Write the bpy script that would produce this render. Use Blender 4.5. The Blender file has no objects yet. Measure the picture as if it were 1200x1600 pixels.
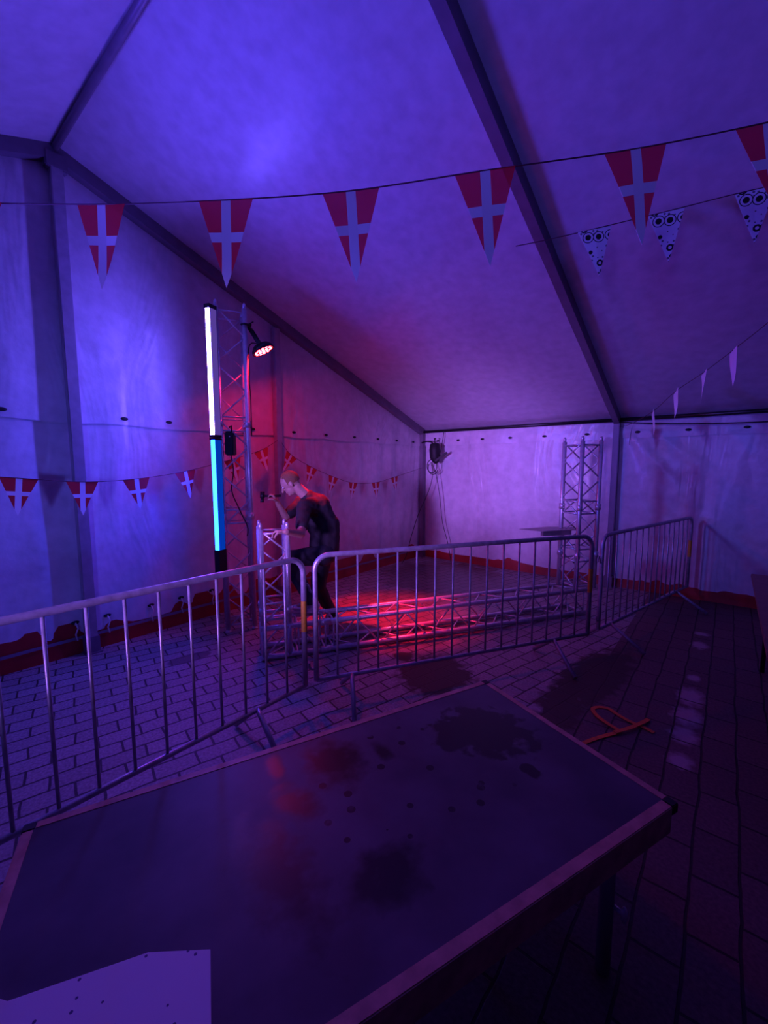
import bpy, bmesh, math, random
from mathutils import Vector, Matrix, noise
from math import sin, cos, pi, radians, sqrt, atan2
S = bpy.context.scene
COL = S.collection
random.seed(4)

# ------------------------------------------------------------------ camera
YAW, PITCH = 0.6848, 0.1061
cam_d = bpy.data.cameras.new('camera')
cam = bpy.data.objects.new('camera', cam_d)
COL.objects.link(cam)
cam.location = (4.5684, -6.7556, 1.7412)
cam.rotation_euler = (pi/2 - PITCH, 0, YAW)
cam_d.sensor_fit = 'VERTICAL'
cam_d.sensor_height = 24
cam_d.lens = 657.66/1600*24
cam_d.clip_start = .05
S.camera = cam
U = Vector((cos(YAW), sin(YAW), 0))      # directions used to set trusses square to the corner
W = Vector((-sin(YAW), cos(YAW), 0))
# ------------------------------------------------------------------ world, light levels
world = bpy.data.worlds.new('night'); S.world = world
world.use_nodes = True
world.node_tree.nodes['Background'].inputs[0].default_value = (.05, .03, .2, 1)
world.node_tree.nodes['Background'].inputs[1].default_value = .02
S.view_settings.view_transform = 'Standard'
S.view_settings.look = 'None'
S.view_settings.gamma = 1
S.view_settings.exposure = 0
S.view_settings.use_curve_mapping = False
TUBE_UP = ((.13, .08, 1.0), 185)
TUBE_LO = ((.002, .03, 1.0), 85)
PAR_LED = ((1, .007, .011), 270)

def lamp(name, kind, loc, aim, col, power, **kw):
    d = bpy.data.lights.new(name, kind); d.energy = power; d.color = col
    for k, v in kw.items(): setattr(d, k, v)
    o = bpy.data.objects.new(name, d); COL.objects.link(o)
    o.location = loc
    o.rotation_euler = (Vector(aim)-Vector(loc)).to_track_quat('-Z', 'Y').to_euler()
    return o
# unseen spots, added to brighten walls, ceiling and bunting in violet and blue
lamp('added_fill_spot', 'SPOT', (3.2, -9.8, 1.55), (1.2, 0, 1.62), (.40, .16, 1), 3500, spot_size=radians(25), spot_blend=1, shadow_soft_size=.35)
lamp('added_fill_spot', 'SPOT', (5.6, -9.0, 1.5), (-.3, -5.6, 1.65), (.11, .11, 1), 420, spot_size=radians(33), spot_blend=1, shadow_soft_size=.2)
lamp('added_fill_spot', 'SPOT', (4.6, -10.2, 2.0), (3.4, -4.8, 3.1), (.13, .10, 1), 300, spot_size=radians(60), spot_blend=1, shadow_soft_size=.3)
lamp('added_fill_spot', 'SPOT', (.5, -7.3, 1.9), (3.7, -3.5, 3.75), (.10, .055, 1), 560, spot_size=radians(84), spot_blend=1, shadow_soft_size=.4)
lamp('added_fill_spot', 'SPOT', (.3, -7.4, 3.2), (3.3, 0, 1.8), (.16, .14, 1), 520, spot_size=radians(38), spot_blend=1, shadow_soft_size=.22)
lamp('par_beam', 'SPOT', (.70, -3.99, 2.94), (1.55, -3.05, 0), (1, .01, .03), 1900, spot_size=radians(38), spot_blend=1, shadow_soft_size=.09)

# ------------------------------------------------------------------ materials
def new_mat(name):
    m = bpy.data.materials.new(name); m.use_nodes = True
    nt = m.node_tree; b = nt.nodes['Principled BSDF']
    return m, nt, b
def N(nt, t, **kw):
    n = nt.nodes.new(t)
    for k, v in kw.items(): setattr(n, k, v)
    return n
def simple(name, col, rough=.5, metal=0, noise_amt=.0, scale=20, bump=0, coat=0):
    m, nt, b = new_mat(name)
    b.inputs['Base Color'].default_value = (*col, 1)
    b.inputs['Roughness'].default_value = rough
    b.inputs['Metallic'].default_value = metal
    b.inputs['Coat Weight'].default_value = coat
    if noise_amt or bump:
        tc = N(nt, 'ShaderNodeTexCoord'); nz = N(nt, 'ShaderNodeTexNoise')
        nz.inputs['Scale'].default_value = scale; nz.inputs['Detail'].default_value = 5
        nt.links.new(tc.outputs['Object'], nz.inputs['Vector'])
        if noise_amt:
            r = N(nt, 'ShaderNodeMapRange')
            r.inputs[1].default_value = .3; r.inputs[2].default_value = .7
            r.inputs[3].default_value = 1-noise_amt; r.inputs[4].default_value = 1
            nt.links.new(nz.outputs[0], r.inputs[0])
            mx = N(nt, 'ShaderNodeMix', data_type='RGBA', blend_type='MULTIPLY')
            mx.inputs[0].default_value = 1; mx.inputs[6].default_value = (*col, 1)
            nt.links.new(r.outputs[0], mx.inputs[7]); nt.links.new(mx.outputs[2], b.inputs['Base Color'])
        if bump:
            bp = N(nt, 'ShaderNodeBump'); bp.inputs['Strength'].default_value = bump; bp.inputs['Distance'].default_value = .01
            nt.links.new(nz.outputs[0], bp.inputs['Height']); nt.links.new(bp.outputs[0], b.inputs['Normal'])
    return m
def emit(name, col, s):
    m, nt, b = new_mat(name)
    nt.nodes.remove(b)
    e = N(nt, 'ShaderNodeEmission'); e.inputs[0].default_value = (*col, 1); e.inputs[1].default_value = s
    nt.links.new(e.outputs[0], nt.nodes['Material Output'].inputs[0])
    return m
def vinyl(name, col, rough, fold=.35, crease=.25):
    m, nt, b = new_mat(name)
    L = nt.links.new
    tc = N(nt, 'ShaderNodeTexCoord')
    n1 = N(nt, 'ShaderNodeTexNoise'); n1.inputs['Scale'].default_value = 1.6; n1.inputs['Detail'].default_value = 3; n1.inputs['Distortion'].default_value = 1.2
    n2 = N(nt, 'ShaderNodeTexNoise'); n2.inputs['Scale'].default_value = 9; n2.inputs['Detail'].default_value = 4
    mp = N(nt, 'ShaderNodeMapping'); mp.inputs['Scale'].default_value = (1, 1, .35)
    L(tc.outputs['Object'], mp.inputs[0]); L(mp.outputs[0], n1.inputs['Vector']); L(tc.outputs['Object'], n2.inputs['Vector'])
    b1 = N(nt, 'ShaderNodeBump'); b1.inputs['Strength'].default_value = fold; b1.inputs['Distance'].default_value = .06
    b2 = N(nt, 'ShaderNodeBump'); b2.inputs['Strength'].default_value = crease; b2.inputs['Distance'].default_value = .008
    L(n1.outputs[0], b1.inputs['Height']); L(n2.outputs[0], b2.inputs['Height']); L(b1.outputs[0], b2.inputs['Normal'])
    L(b2.outputs[0], b.inputs['Normal'])
    r = N(nt, 'ShaderNodeMapRange'); r.inputs[1].default_value = .3; r.inputs[2].default_value = .7; r.inputs[3].default_value = .82; r.inputs[4].default_value = 1
    L(n2.outputs[0], r.inputs[0])
    mx = N(nt, 'ShaderNodeMix', data_type='RGBA', blend_type='MULTIPLY'); mx.inputs[0].default_value = 1
    mx.inputs[6].default_value = (*col, 1); L(r.outputs[0], mx.inputs[7]); L(mx.outputs[2], b.inputs['Base Color'])
    b.inputs['Roughness'].default_value = rough
    return m

M = {}
M['wall'] = vinyl('white_vinyl', (.72, .70, .74), .28, .9, .6)
M['roof'] = vinyl('roof_vinyl', (.66, .64, .70), .30, .05, .12)
M['red_vinyl'] = simple('red_vinyl', (.42, .02, .02), .45, 0, .3, 6, .2)
M['grey_web'] = simple('grey_webbing', (.25, .2, .25), .7)
M['alu'] = simple('aluminium', (.50, .48, .52), .38, .55, .2, 14)
M['alu_dark'] = simple('dark_frame', (.24, .20, .26), .5, .3, .2, 8)
M['truss'] = simple('truss_tube', (.80, .79, .82), .34, .55, .2, 30)
M['galv'] = simple('galvanised_steel', (.48, .48, .52), .38, .5, .35, 25)
M['barbody'] = simple('grey_anodised_housing', (.22, .22, .26), .4, .3)
M['black'] = simple('black_plastic', (.010, .010, .012), .6)
M['blackmetal'] = simple('black_metal', (.02, .02, .022), .35, .3)
M['rubber'] = simple('black_cable', (.012, .012, .012), .5)
M['yellow'] = simple('yellow_tape', (.62, .33, .03), .5, 0, .3, 60)
M['greytape'] = simple('grey_tape', (.42, .38, .36), .5, 0, .3, 60)
M['orange'] = simple('orange_webbing', (.75, .22, .04), .7, 0, .3, 90)
M['rope'] = simple('white_cord', (.75, .73, .7), .7)
M['cross'] = simple('flag_white', (.85, .82, .85), .6)
M['red_flag'] = simple('flag_red', (.62, .015, .02), .6)
M['string'] = simple('flag_tape', (.10, .02, .05), .6)
M['skin'] = simple('skin', (.55, .33, .25), .5, 0, .15, 40)
M['hair'] = simple('cropped_hair', (.30, .13, .06), .7, 0, .4, 160, .6)
M['shirt'] = simple('black_cotton', (.018, .017, .02), .8, 0, .3, 20, .4)
M['denim'] = simple('dark_denim', (.02, .022, .03), .8, 0, .3, 30, .4)
M['shoe'] = simple('white_leather', (.6, .58, .56), .5, 0, .2, 30)
M['sole'] = simple('shoe_sole', (.75, .73, .7), .5)
M['wood_edge'] = simple('worn_wooden_edge', (.66, .34, .24), .5, 0, .4, 18, .2)
M['wood'] = simple('table_wood', (.26, .12, .07), .45, 0, .35, 9, .2)
M['tube_up'] = emit('white_violet_leds', *TUBE_UP)
M['tube_lo'] = emit('blue_leds', *TUBE_LO)
M['glow_up'] = emit('violet_painted_glow', (.16, .08, .55), .55)  # painted-on glow for the LED housings' sides, upper and lower
M['glow_lo'] = emit('blue_painted_glow', (.0, .035, .40), 1)
M['led_red'] = emit('red_leds', *PAR_LED)
M['red_flag_big'] = M['red_flag']

def thin_film():
    m, nt, b = new_mat('flag_red_film'); L = nt.links.new
    b.inputs['Base Color'].default_value = (.75, .03, .05, 1); b.inputs['Roughness'].default_value = .5
    tl = N(nt, 'ShaderNodeBsdfTranslucent'); tl.inputs[0].default_value = (.85, .1, .12, 1)
    tr = N(nt, 'ShaderNodeBsdfTransparent'); tr.inputs[0].default_value = (1, .55, .75, 1)
    a = N(nt, 'ShaderNodeMixShader'); a.inputs[0].default_value = .4
    c = N(nt, 'ShaderNodeMixShader'); c.inputs[0].default_value = .42
    L(b.outputs[0], a.inputs[1]); L(tl.outputs[0], a.inputs[2]); L(a.outputs[0], c.inputs[1]); L(tr.outputs[0], c.inputs[2])
    L(c.outputs[0], nt.nodes['Material Output'].inputs[0])
    return m
M['film'] = thin_film()
def football():
    m, nt, b = new_mat('football_print'); L = nt.links.new
    tc = N(nt, 'ShaderNodeTexCoord')
    mp = N(nt, 'ShaderNodeMapping'); mp.inputs['Scale'].default_value = (1, 0, 1); L(tc.outputs['Object'], mp.inputs[0])
    v = N(nt, 'ShaderNodeTexVoronoi'); v.inputs['Scale'].default_value = 13; v.inputs['Randomness'].default_value = .55; L(mp.outputs[0], v.inputs['Vector'])
    v2 = N(nt, 'ShaderNodeTexVoronoi'); v2.inputs['Scale'].default_value = 30; L(mp.outputs[0], v2.inputs['Vector'])
    r = N(nt, 'ShaderNodeValToRGB'); r.color_ramp.interpolation = 'CONSTANT'
    e = r.color_ramp.elements
    e[0].position = 0; e[0].color = (.01, .01, .01, 1)
    e[1].position = .24; e[1].color = (.8, .8, .8, 1)
    for p, c in ((.40, .01), (.47, .8)):
        q = e.new(p); q.color = (c, c, c, 1)
    L(v.outputs['Distance'], r.inputs[0])
    r2 = N(nt, 'ShaderNodeMath', operation='GREATER_THAN'); r2.inputs[1].default_value = .22; L(v2.outputs['Distance'], r2.inputs[0])
    mx = N(nt, 'ShaderNodeMix', data_type='RGBA', blend_type='MULTIPLY'); mx.inputs[0].default_value = .8
    L(r.outputs[0], mx.inputs[6]); L(r2.outputs[0], mx.inputs[7]); L(mx.outputs[2], b.inputs['Base Color'])
    b.inputs['Roughness'].default_value = .6
    return m
M['football'] = football()

def blob(nt, src, x, y, rx, ry, rot=0, warp=None, soft=.15):
    """1 inside an irregular blob around (x, y)"""
    L = nt.links.new
    a = N(nt, 'ShaderNodeVectorMath', operation='SUBTRACT'); a.inputs[1].default_value = (x, y, 0); L(src, a.inputs[0])
    r = N(nt, 'ShaderNodeVectorRotate', rotation_type='Z_AXIS'); r.inputs['Angle'].default_value = -rot; L(a.outputs[0], r.inputs[0])
    s = N(nt, 'ShaderNodeVectorMath', operation='MULTIPLY'); s.inputs[1].default_value = (1/rx, 1/ry, 0); L(r.outputs[0], s.inputs[0])
    l = N(nt, 'ShaderNodeVectorMath', operation='LENGTH'); L(s.outputs[0], l.inputs[0])
    ad = N(nt, 'ShaderNodeMath', operation='ADD'); L(l.outputs['Value'], ad.inputs[0])
    if warp is not None: L(warp, ad.inputs[1])
    else: ad.inputs[1].default_value = 0
    m = N(nt, 'ShaderNodeMapRange'); m.inputs[1].default_value = 1+soft; m.inputs[2].default_value = 1-soft
    m.inputs[3].default_value = 0; m.inputs[4].default_value = 1; L(ad.outputs[0], m.inputs[0])
    return m.outputs[0]
def mth(nt, op, a, b=None):
    n = N(nt, 'ShaderNodeMath', operation=op)
    for i, v in enumerate((a, b)):
        if v is None: continue
        if isinstance(v, (int, float)): n.inputs[i].default_value = v
        else: nt.links.new(v, n.inputs[i])
    return n.outputs[0]
def warp_noise(nt, src, scale, amp, detail=4):
    nz = N(nt, 'ShaderNodeTexNoise'); nz.inputs['Scale'].default_value = scale; nz.inputs['Detail'].default_value = detail
    nt.links.new(src, nz.inputs['Vector'])
    return mth(nt, 'MULTIPLY', mth(nt, 'SUBTRACT', nz.outputs[0], .5), amp)

def paving():
    m, nt, b = new_mat('concrete_pavers'); L = nt.links.new
    tc = N(nt, 'ShaderNodeTexCoord'); src = tc.outputs['Object']
    wob = N(nt, 'ShaderNodeTexNoise'); wob.inputs['Scale'].default_value = 3.0; wob.inputs['Detail'].default_value = 3; L(src, wob.inputs['Vector'])
    sub = N(nt, 'ShaderNodeVectorMath', operation='SUBTRACT'); sub.inputs[1].default_value = (.5, .5, .5); L(wob.outputs['Color'], sub.inputs[0])
    sc = N(nt, 'ShaderNodeVectorMath', operation='SCALE'); sc.inputs['Scale'].default_value = .035; L(sub.outputs[0], sc.inputs[0])
    ad = N(nt, 'ShaderNodeVectorMath', operation='ADD'); L(src, ad.inputs[0]); L(sc.outputs[0], ad.inputs[1])
    def bricks(rot, off, w, h, mortar):
        mp = N(nt, 'ShaderNodeMapping', vector_type='POINT'); mp.inputs['Rotation'].default_value = (0, 0, rot); mp.inputs['Location'].default_value = (off[0], off[1], 0)
        L(ad.outputs[0], mp.inputs[0])
        br = N(nt, 'ShaderNodeTexBrick'); br.offset = .5
        br.inputs['Scale'].default_value = 1; br.inputs['Mortar Size'].default_value = mortar; br.inputs['Mortar Smooth'].default_value = .35
        br.inputs['Brick Width'].default_value = w; br.inputs['Row Height'].default_value = h
        br.inputs['Color1'].default_value = (.40, .37, .37, 1); br.inputs['Color2'].default_value = (.31, .29, .29, 1)
        br.inputs['Mortar'].default_value = (.06, .05, .05, 1)
        L(mp.outputs[0], br.inputs['Vector']); return br
    A = bricks(radians(-76), (0, 0), .235, .132, .0075)
    B = bricks(radians(-90), (0, 4.39+.0825*0), .30, .165, .0065)
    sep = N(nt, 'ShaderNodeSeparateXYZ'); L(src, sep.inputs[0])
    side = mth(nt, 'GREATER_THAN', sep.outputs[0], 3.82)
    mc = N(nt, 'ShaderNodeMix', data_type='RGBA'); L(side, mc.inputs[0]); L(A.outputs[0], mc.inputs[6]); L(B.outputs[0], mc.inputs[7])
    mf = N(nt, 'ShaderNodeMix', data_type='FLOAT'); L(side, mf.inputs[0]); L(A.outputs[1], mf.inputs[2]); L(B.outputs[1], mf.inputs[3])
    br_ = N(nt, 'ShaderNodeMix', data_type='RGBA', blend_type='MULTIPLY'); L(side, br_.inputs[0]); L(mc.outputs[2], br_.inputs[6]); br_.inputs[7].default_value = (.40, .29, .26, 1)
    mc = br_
    g = N(nt, 'ShaderNodeTexNoise'); g.inputs['Scale'].default_value = 60; g.inputs['Detail'].default_value = 6; L(src, g.inputs['Vector'])
    gr = N(nt, 'ShaderNodeMapRange'); gr.inputs[1].default_value = .3; gr.inputs[2].default_value = .7; gr.inputs[3].default_value = .6; gr.inputs[4].default_value = 1.15; L(g.outputs[0], gr.inputs[0])
    mg = N(nt, 'ShaderNodeMix', data_type='RGBA', blend_type='MULTIPLY'); mg.inputs[0].default_value = 1; L(mc.outputs[2], mg.inputs[6]); L(gr.outputs[0], mg.inputs[7])
    # the right side's shade is put into the paving colour above, darker and browner
    w1 = warp_noise(nt, src, 5, .9); w2 = warp_noise(nt, src, 9, 1.3)
    dirt = mth(nt, 'MAXIMUM', blob(nt, src, 3.80, -3.05, .22, .70, -.12, w2), blob(nt, src, 3.72, -3.65, .16, .40, .1, w2))
    dirt = mth(nt, 'MAXIMUM', dirt, blob(nt, src, 2.75, -3.85, .30, .36, .4, w2))
    dirt = mth(nt, 'MAXIMUM', dirt, blob(nt, src, 2.35, -3.75, .10, .09, 0, w2))
    wet = blob(nt, src, 1.75, -2.75, .95, 1.25, -.5, w1)
    wet = mth(nt, 'MAXIMUM', wet, blob(nt, src, 1.1, -1.0, 1.0, .95, 0, w1))  # second blob: shade of the far corner, painted in through the wet mask
    mk = None
    for y, ry, rx in ((-1.35, .05, .06), (-1.72, .10, .06), (-2.55, .06, .04), (-2.92, .14, .075), (-3.25, .13, .08), (-3.52, .10, .07), (-3.83, .07, .06)):
        q = blob(nt, src, 4.455, y, rx, ry, 0, warp_noise(nt, src, 22, 1.2), .35)
        mk = q if mk is None else mth(nt, 'MAXIMUM', mk, q)
    c1 = N(nt, 'ShaderNodeMix', data_type='RGBA'); L(mth(nt, 'MULTIPLY', mth(nt, 'MULTIPLY', mk, mth(nt, 'SUBTRACT', 1, B.outputs[1])), .42), c1.inputs[0]); L(mg.outputs[2], c1.inputs[6]); c1.inputs[7].default_value = (.75, .72, .75, 1)
    c2 = N(nt, 'ShaderNodeMix', data_type='RGBA'); L(dirt, c2.inputs[0]); L(c1.outputs[2], c2.inputs[6]); c2.inputs[7].default_value = (.055, .035, .02, 1)
    c3 = N(nt, 'ShaderNodeMix', data_type='RGBA', blend_type='MULTIPLY'); L(mth(nt, 'MULTIPLY', wet, .9), c3.inputs[0]); L(c2.outputs[2], c3.inputs[6]); c3.inputs[7].default_value = (.42, .34, .33, 1)
    # a single darker replaced stone by the left wall
    dk = blob(nt, src, .85, -5.02, .09, .19, -.15, None, .08)
    c4 = N(nt, 'ShaderNodeMix', data_type='RGBA'); L(mth(nt, 'MULTIPLY', dk, .8), c4.inputs[0]); L(c3.outputs[2], c4.inputs[6]); c4.inputs[7].default_value = (.10, .085, .09, 1)
    L(c4.outputs[2], b.inputs['Base Color'])
    rr = N(nt, 'ShaderNodeMapRange'); rr.inputs[3].default_value = .62; rr.inputs[4].default_value = .30; L(wet, rr.inputs[0]); L(rr.outputs[0], b.inputs['Roughness'])
    hgt = mth(nt, 'ADD', mth(nt, 'MULTIPLY', mf.outputs[0], -1), mth(nt, 'MULTIPLY', g.outputs[0], .35))
    bp = N(nt, 'ShaderNodeBump'); bp.inputs['Strength'].default_value = .7; bp.inputs['Distance'].default_value = .008; L(hgt, bp.inputs['Height'])
    L(bp.outputs[0], b.inputs['Normal'])
    return m
M['paving'] = paving()

def deck_top():
    m, nt, b = new_mat('dark_film_faced_plywood'); L = nt.links.new
    tc = N(nt, 'ShaderNodeTexCoord'); src = tc.outputs['Object']
    nz = N(nt, 'ShaderNodeTexNoise'); nz.inputs['Scale'].default_value = 4; nz.inputs['Detail'].default_value = 7; L(src, nz.inputs['Vector'])
    r = N(nt, 'ShaderNodeMapRange'); r.inputs[1].default_value = .35; r.inputs[2].default_value = .7; r.inputs[3].default_value = .07; r.inputs[4].default_value = .13; L(nz.outputs[0], r.inputs[0])
    w = warp_noise(nt, src, 14, 2.2, 6)
    # wet patches, in the deck's own coordinates (x along the long side from the far corner)
    wet = None
    for x, y, rx, ry, ro in ((.30, .34, .17, .20, .5), (.45, .30, .10, .12, 0), (.33, .62, .03, .04, 0),
                             (.98, .20, .10, .12, .3), (1.18, .33, .05, .10, .4), (1.30, .55, .08, .2, .2), (1.02, .72, .10, .09, 0), (.78, .25, .03, .05, 0), (1.2, .12, .03, .08, 0)):
        q = blob(nt, src, -x, -y, rx, ry, ro, w, .12 if x < .6 else .45)
        wet = q if wet is None else mth(nt, 'MAXIMUM', wet, q)
    v = N(nt, 'ShaderNodeTexVoronoi'); v.inputs['Scale'].default_value = 11; v.inputs['Randomness'].default_value = 1; L(src, v.inputs['Vector'])
    drops = mth(nt, 'MULTIPLY', mth(nt, 'LESS_THAN', v.outputs['Distance'], .17), blob(nt, src, -.78, -.38, .5, .3, 0, w))
    wet = mth(nt, 'MAXIMUM', wet, drops)
    cb = N(nt, 'ShaderNodeCombineXYZ')
    for i, k in enumerate((.92, .88, 1.0)): L(mth(nt, 'MULTIPLY', r.outputs[0], k), cb.inputs[i])
    mx = N(nt, 'ShaderNodeMix', data_type='RGBA'); L(wet, mx.inputs[0]); L(cb.outputs[0], mx.inputs[6]); mx.inputs[7].default_value = (.012, .008, .008, 1)
    L(mx.outputs[2], b.inputs['Base Color'])
    rr = N(nt, 'ShaderNodeMapRange'); rr.inputs[3].default_value = .48; rr.inputs[4].default_value = .34; L(wet, rr.inputs[0]); L(rr.outputs[0], b.inputs['Roughness'])
    b.inputs['Specular IOR Level'].default_value = .35
    bp = N(nt, 'ShaderNodeBump'); bp.inputs['Strength'].default_value = .25; bp.inputs['Distance'].default_value = .003; L(nz.outputs[0], bp.inputs['Height']); L(bp.outputs[0], b.inputs['Normal'])
    return m
M['deck'] = deck_top()
def sheet():
    m, nt, b = new_mat('spotted_white_board'); L = nt.links.new
    tc = N(nt, 'ShaderNodeTexCoord'); v = N(nt, 'ShaderNodeTexVoronoi'); v.inputs['Scale'].default_value = 34; L(tc.outputs['Object'], v.inputs['Vector'])
    t = mth(nt, 'LESS_THAN', v.outputs['Distance'], .13)
    mx = N(nt, 'ShaderNodeMix', data_type='RGBA'); L(t, mx.inputs[0]); mx.inputs[6].default_value = (.80, .78, .80, 1); mx.inputs[7].default_value = (.10, .08, .2, 1)
    L(mx.outputs[2], b.inputs['Base Color']); b.inputs['Roughness'].default_value = .6
    return m
M['sheet'] = sheet()

# ------------------------------------------------------------------ mesh helpers
def tag(o, label=None, cat=None, group=None, kind=None):
    if label: o['label'] = label
    if cat: o['category'] = cat
    if group: o['group'] = group
    if kind: o['kind'] = kind
    return o
def origin(o):
    v = Vector((0, 0, 0))
    while o is not None: v += o.location; o = o.parent
    return v
class MB:
    def __init__(s): s.bm = bmesh.new()
    def quad(s, pts, mi=0):
        f = s.bm.faces.new([s.bm.verts.new(p) for p in pts]); f.material_index = mi; return s
    def box(s, lo, hi, rot=0, c=None, bevel=0):
        g = bmesh.ops.create_cube(s.bm, size=1)
        lo, hi = Vector(lo), Vector(hi); d = hi-lo; m = (lo+hi)/2
        for v in g['verts']: v.co = Vector((v.co.x*d.x, v.co.y*d.y, v.co.z*d.z)) + m
        if rot: bmesh.ops.rotate(s.bm, verts=g['verts'], cent=c if c is not None else m, matrix=Matrix.Rotation(rot, 3, 'Z'))
        if bevel:
            es = list({e for v in g['verts'] for e in v.link_edges})
            bmesh.ops.bevel(s.bm, geom=es, offset=bevel, segments=2, affect='EDGES')
        return s
    def beam(s, a, b, w, h, up=(0, 0, 1)):
        """rectangular bar from a to b, w across, h along 'up'"""
        a, b = Vector(a), Vector(b); d = (b-a).normalized(); side = d.cross(Vector(up)).normalized(); u = side.cross(d)
        vs = [s.bm.verts.new(p + side*x*w/2 + u*y*h/2) for p in (a, b) for x, y in ((-1, -1), (1, -1), (1, 1), (-1, 1))]
        for f in ((0, 1, 2, 3), (7, 6, 5, 4), (0, 4, 5, 1), (1, 5, 6, 2), (2, 6, 7, 3), (3, 7, 4, 0)): s.bm.faces.new([vs[i] for i in f])
        return s
    def tube(s, pts, r, n=10, cap=True, closed=False):
        pts = [Vector(p) for p in pts]
        rs = r if isinstance(r, (list, tuple)) else [r]*len(pts)
        rings = []; prev = None
        for i, p in enumerate(pts):
            if closed: t = pts[(i+1) % len(pts)] - pts[i-1]
            else: t = pts[min(i+1, len(pts)-1)] - pts[max(i-1, 0)]
            t.normalize()
            if prev is None:
                x = t.cross(Vector((0, 0, 1)))
                if x.length < .05: x = t.cross(Vector((0, 1, 0)))
            else: x = prev - t*prev.dot(t)
            x.normalize(); prev = x; y = t.cross(x)
            rings.append([s.bm.verts.new(p + (x*cos(2*pi*k/n) + y*sin(2*pi*k/n))*rs[i]) for k in range(n)])
        m = len(rings)
        for i in range(m if closed else m-1):
            A, B = rings[i], rings[(i+1) % m]
            for k in range(n):
                f = s.bm.faces.new((A[k], A[(k+1) % n], B[(k+1) % n], B[k])); f.smooth = True
        if cap and not closed:
            s.bm.faces.new(rings[0][::-1]); s.bm.faces.new(rings[-1])
        return s
    def ball(s, c, r, scale=(1, 1, 1), n=12, rot=None):
        mt = Matrix.Translation(c)
        if rot is not None: mt = mt @ rot
        g = bmesh.ops.create_uvsphere(s.bm, u_segments=n+4, v_segments=n, radius=r, matrix=mt @ Matrix.Diagonal((*scale, 1)))
        for v in g['verts']:
            for f in v.link_faces: f.smooth = True
        return s
    def capsule(s, a, b, ra, rb, n=10):
        t = bmesh.new()
        for p, r in ((a, ra), (b, rb)): bmesh.ops.create_uvsphere(t, u_segments=n+2, v_segments=n, radius=r, matrix=Matrix.Translation(p))
        vs = [v.co.copy() for v in t.verts]; t.free()
        vv = [s.bm.verts.new(p) for p in vs]
        g = bmesh.ops.convex_hull(s.bm, input=vv)
        junk = list({e for e in g['geom_interior'] + g['geom_unused'] if isinstance(e, bmesh.types.BMVert)})
        bmesh.ops.delete(s.bm, geom=junk, context='VERTS')
        return s
    def build(s, name, mats, parent=None, world=True):
        me = bpy.data.meshes.new(name); s.bm.normal_update()
        if parent is not None and world: bmesh.ops.translate(s.bm, vec=-origin(parent), verts=s.bm.verts)
        s.bm.to_mesh(me); s.bm.free()
        for m in (mats if isinstance(mats, (list, tuple)) else [mats]): me.materials.append(m)
        o = bpy.data.objects.new(name, me); COL.objects.link(o)
        if parent is not None: o.parent = parent
        return o
def empty(name, loc=(0, 0, 0), rz=0):
    o = bpy.data.objects.new(name, None); o.empty_display_size = .1; COL.objects.link(o)
    o.location = loc; o.rotation_euler = (0, 0, rz); return o
def copy_tree(o, parent=None):
    c = o.copy(); COL.objects.link(c)
    if parent is not None: c.parent = parent
    for ch in [x for x in bpy.data.objects if x.parent == o]: copy_tree(ch, c)
    return c
def bake(o, mods):
    """apply modifiers to the mesh without operators"""
    for typ, kw in mods:
        md = o.modifiers.new(typ.lower(), typ)
        for k, v in kw.items(): setattr(md, k, v)
    dg = bpy.context.evaluated_depsgraph_get(); dg.update()
    me = bpy.data.meshes.new_from_object(o.evaluated_get(dg))
    o.modifiers.clear(); o.data = me
    for p in me.polygons: p.use_smooth = True
    return o
def recentre(o):
    """put a top-level mesh's origin at the middle of its base"""
    vs = [v.co for v in o.data.vertices]
    c = Vector(((min(v.x for v in vs)+max(v.x for v in vs))/2, (min(v.y for v in vs)+max(v.y for v in vs))/2, min(v.z for v in vs)))
    o.data.transform(Matrix.Translation(-c)); o.location = c
    return o

# ------------------------------------------------------------------ the tent
ZE, ZR, L2 = 2.40, 4.36, 5.54           # eave, ridge, half width
BAY, NB = 3.30, 4
XR, YF = BAY*NB, -2*L2
ZS = 2.155                               # wall seam
def st(o): o['kind'] = 'structure'; return o
def surf(name, fn, nu, nv, mat, parent=None):
    b = MB(); vs = [[b.bm.verts.new(fn(i/nu, j/nv)) for j in range(nv+1)] for i in range(nu+1)]
    for i in range(nu):
        for j in range(nv):
            f = b.bm.faces.new((vs[i][j], vs[i+1][j], vs[i+1][j+1], vs[i][j+1])); f.smooth = True
    return b.build(name, mat, parent)
st(surf('floor', lambda u, v: (-1.5+(XR+3)*u, YF-1.5+(L2*2+3)*v, 0), 4, 4, M['paving']))

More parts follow.
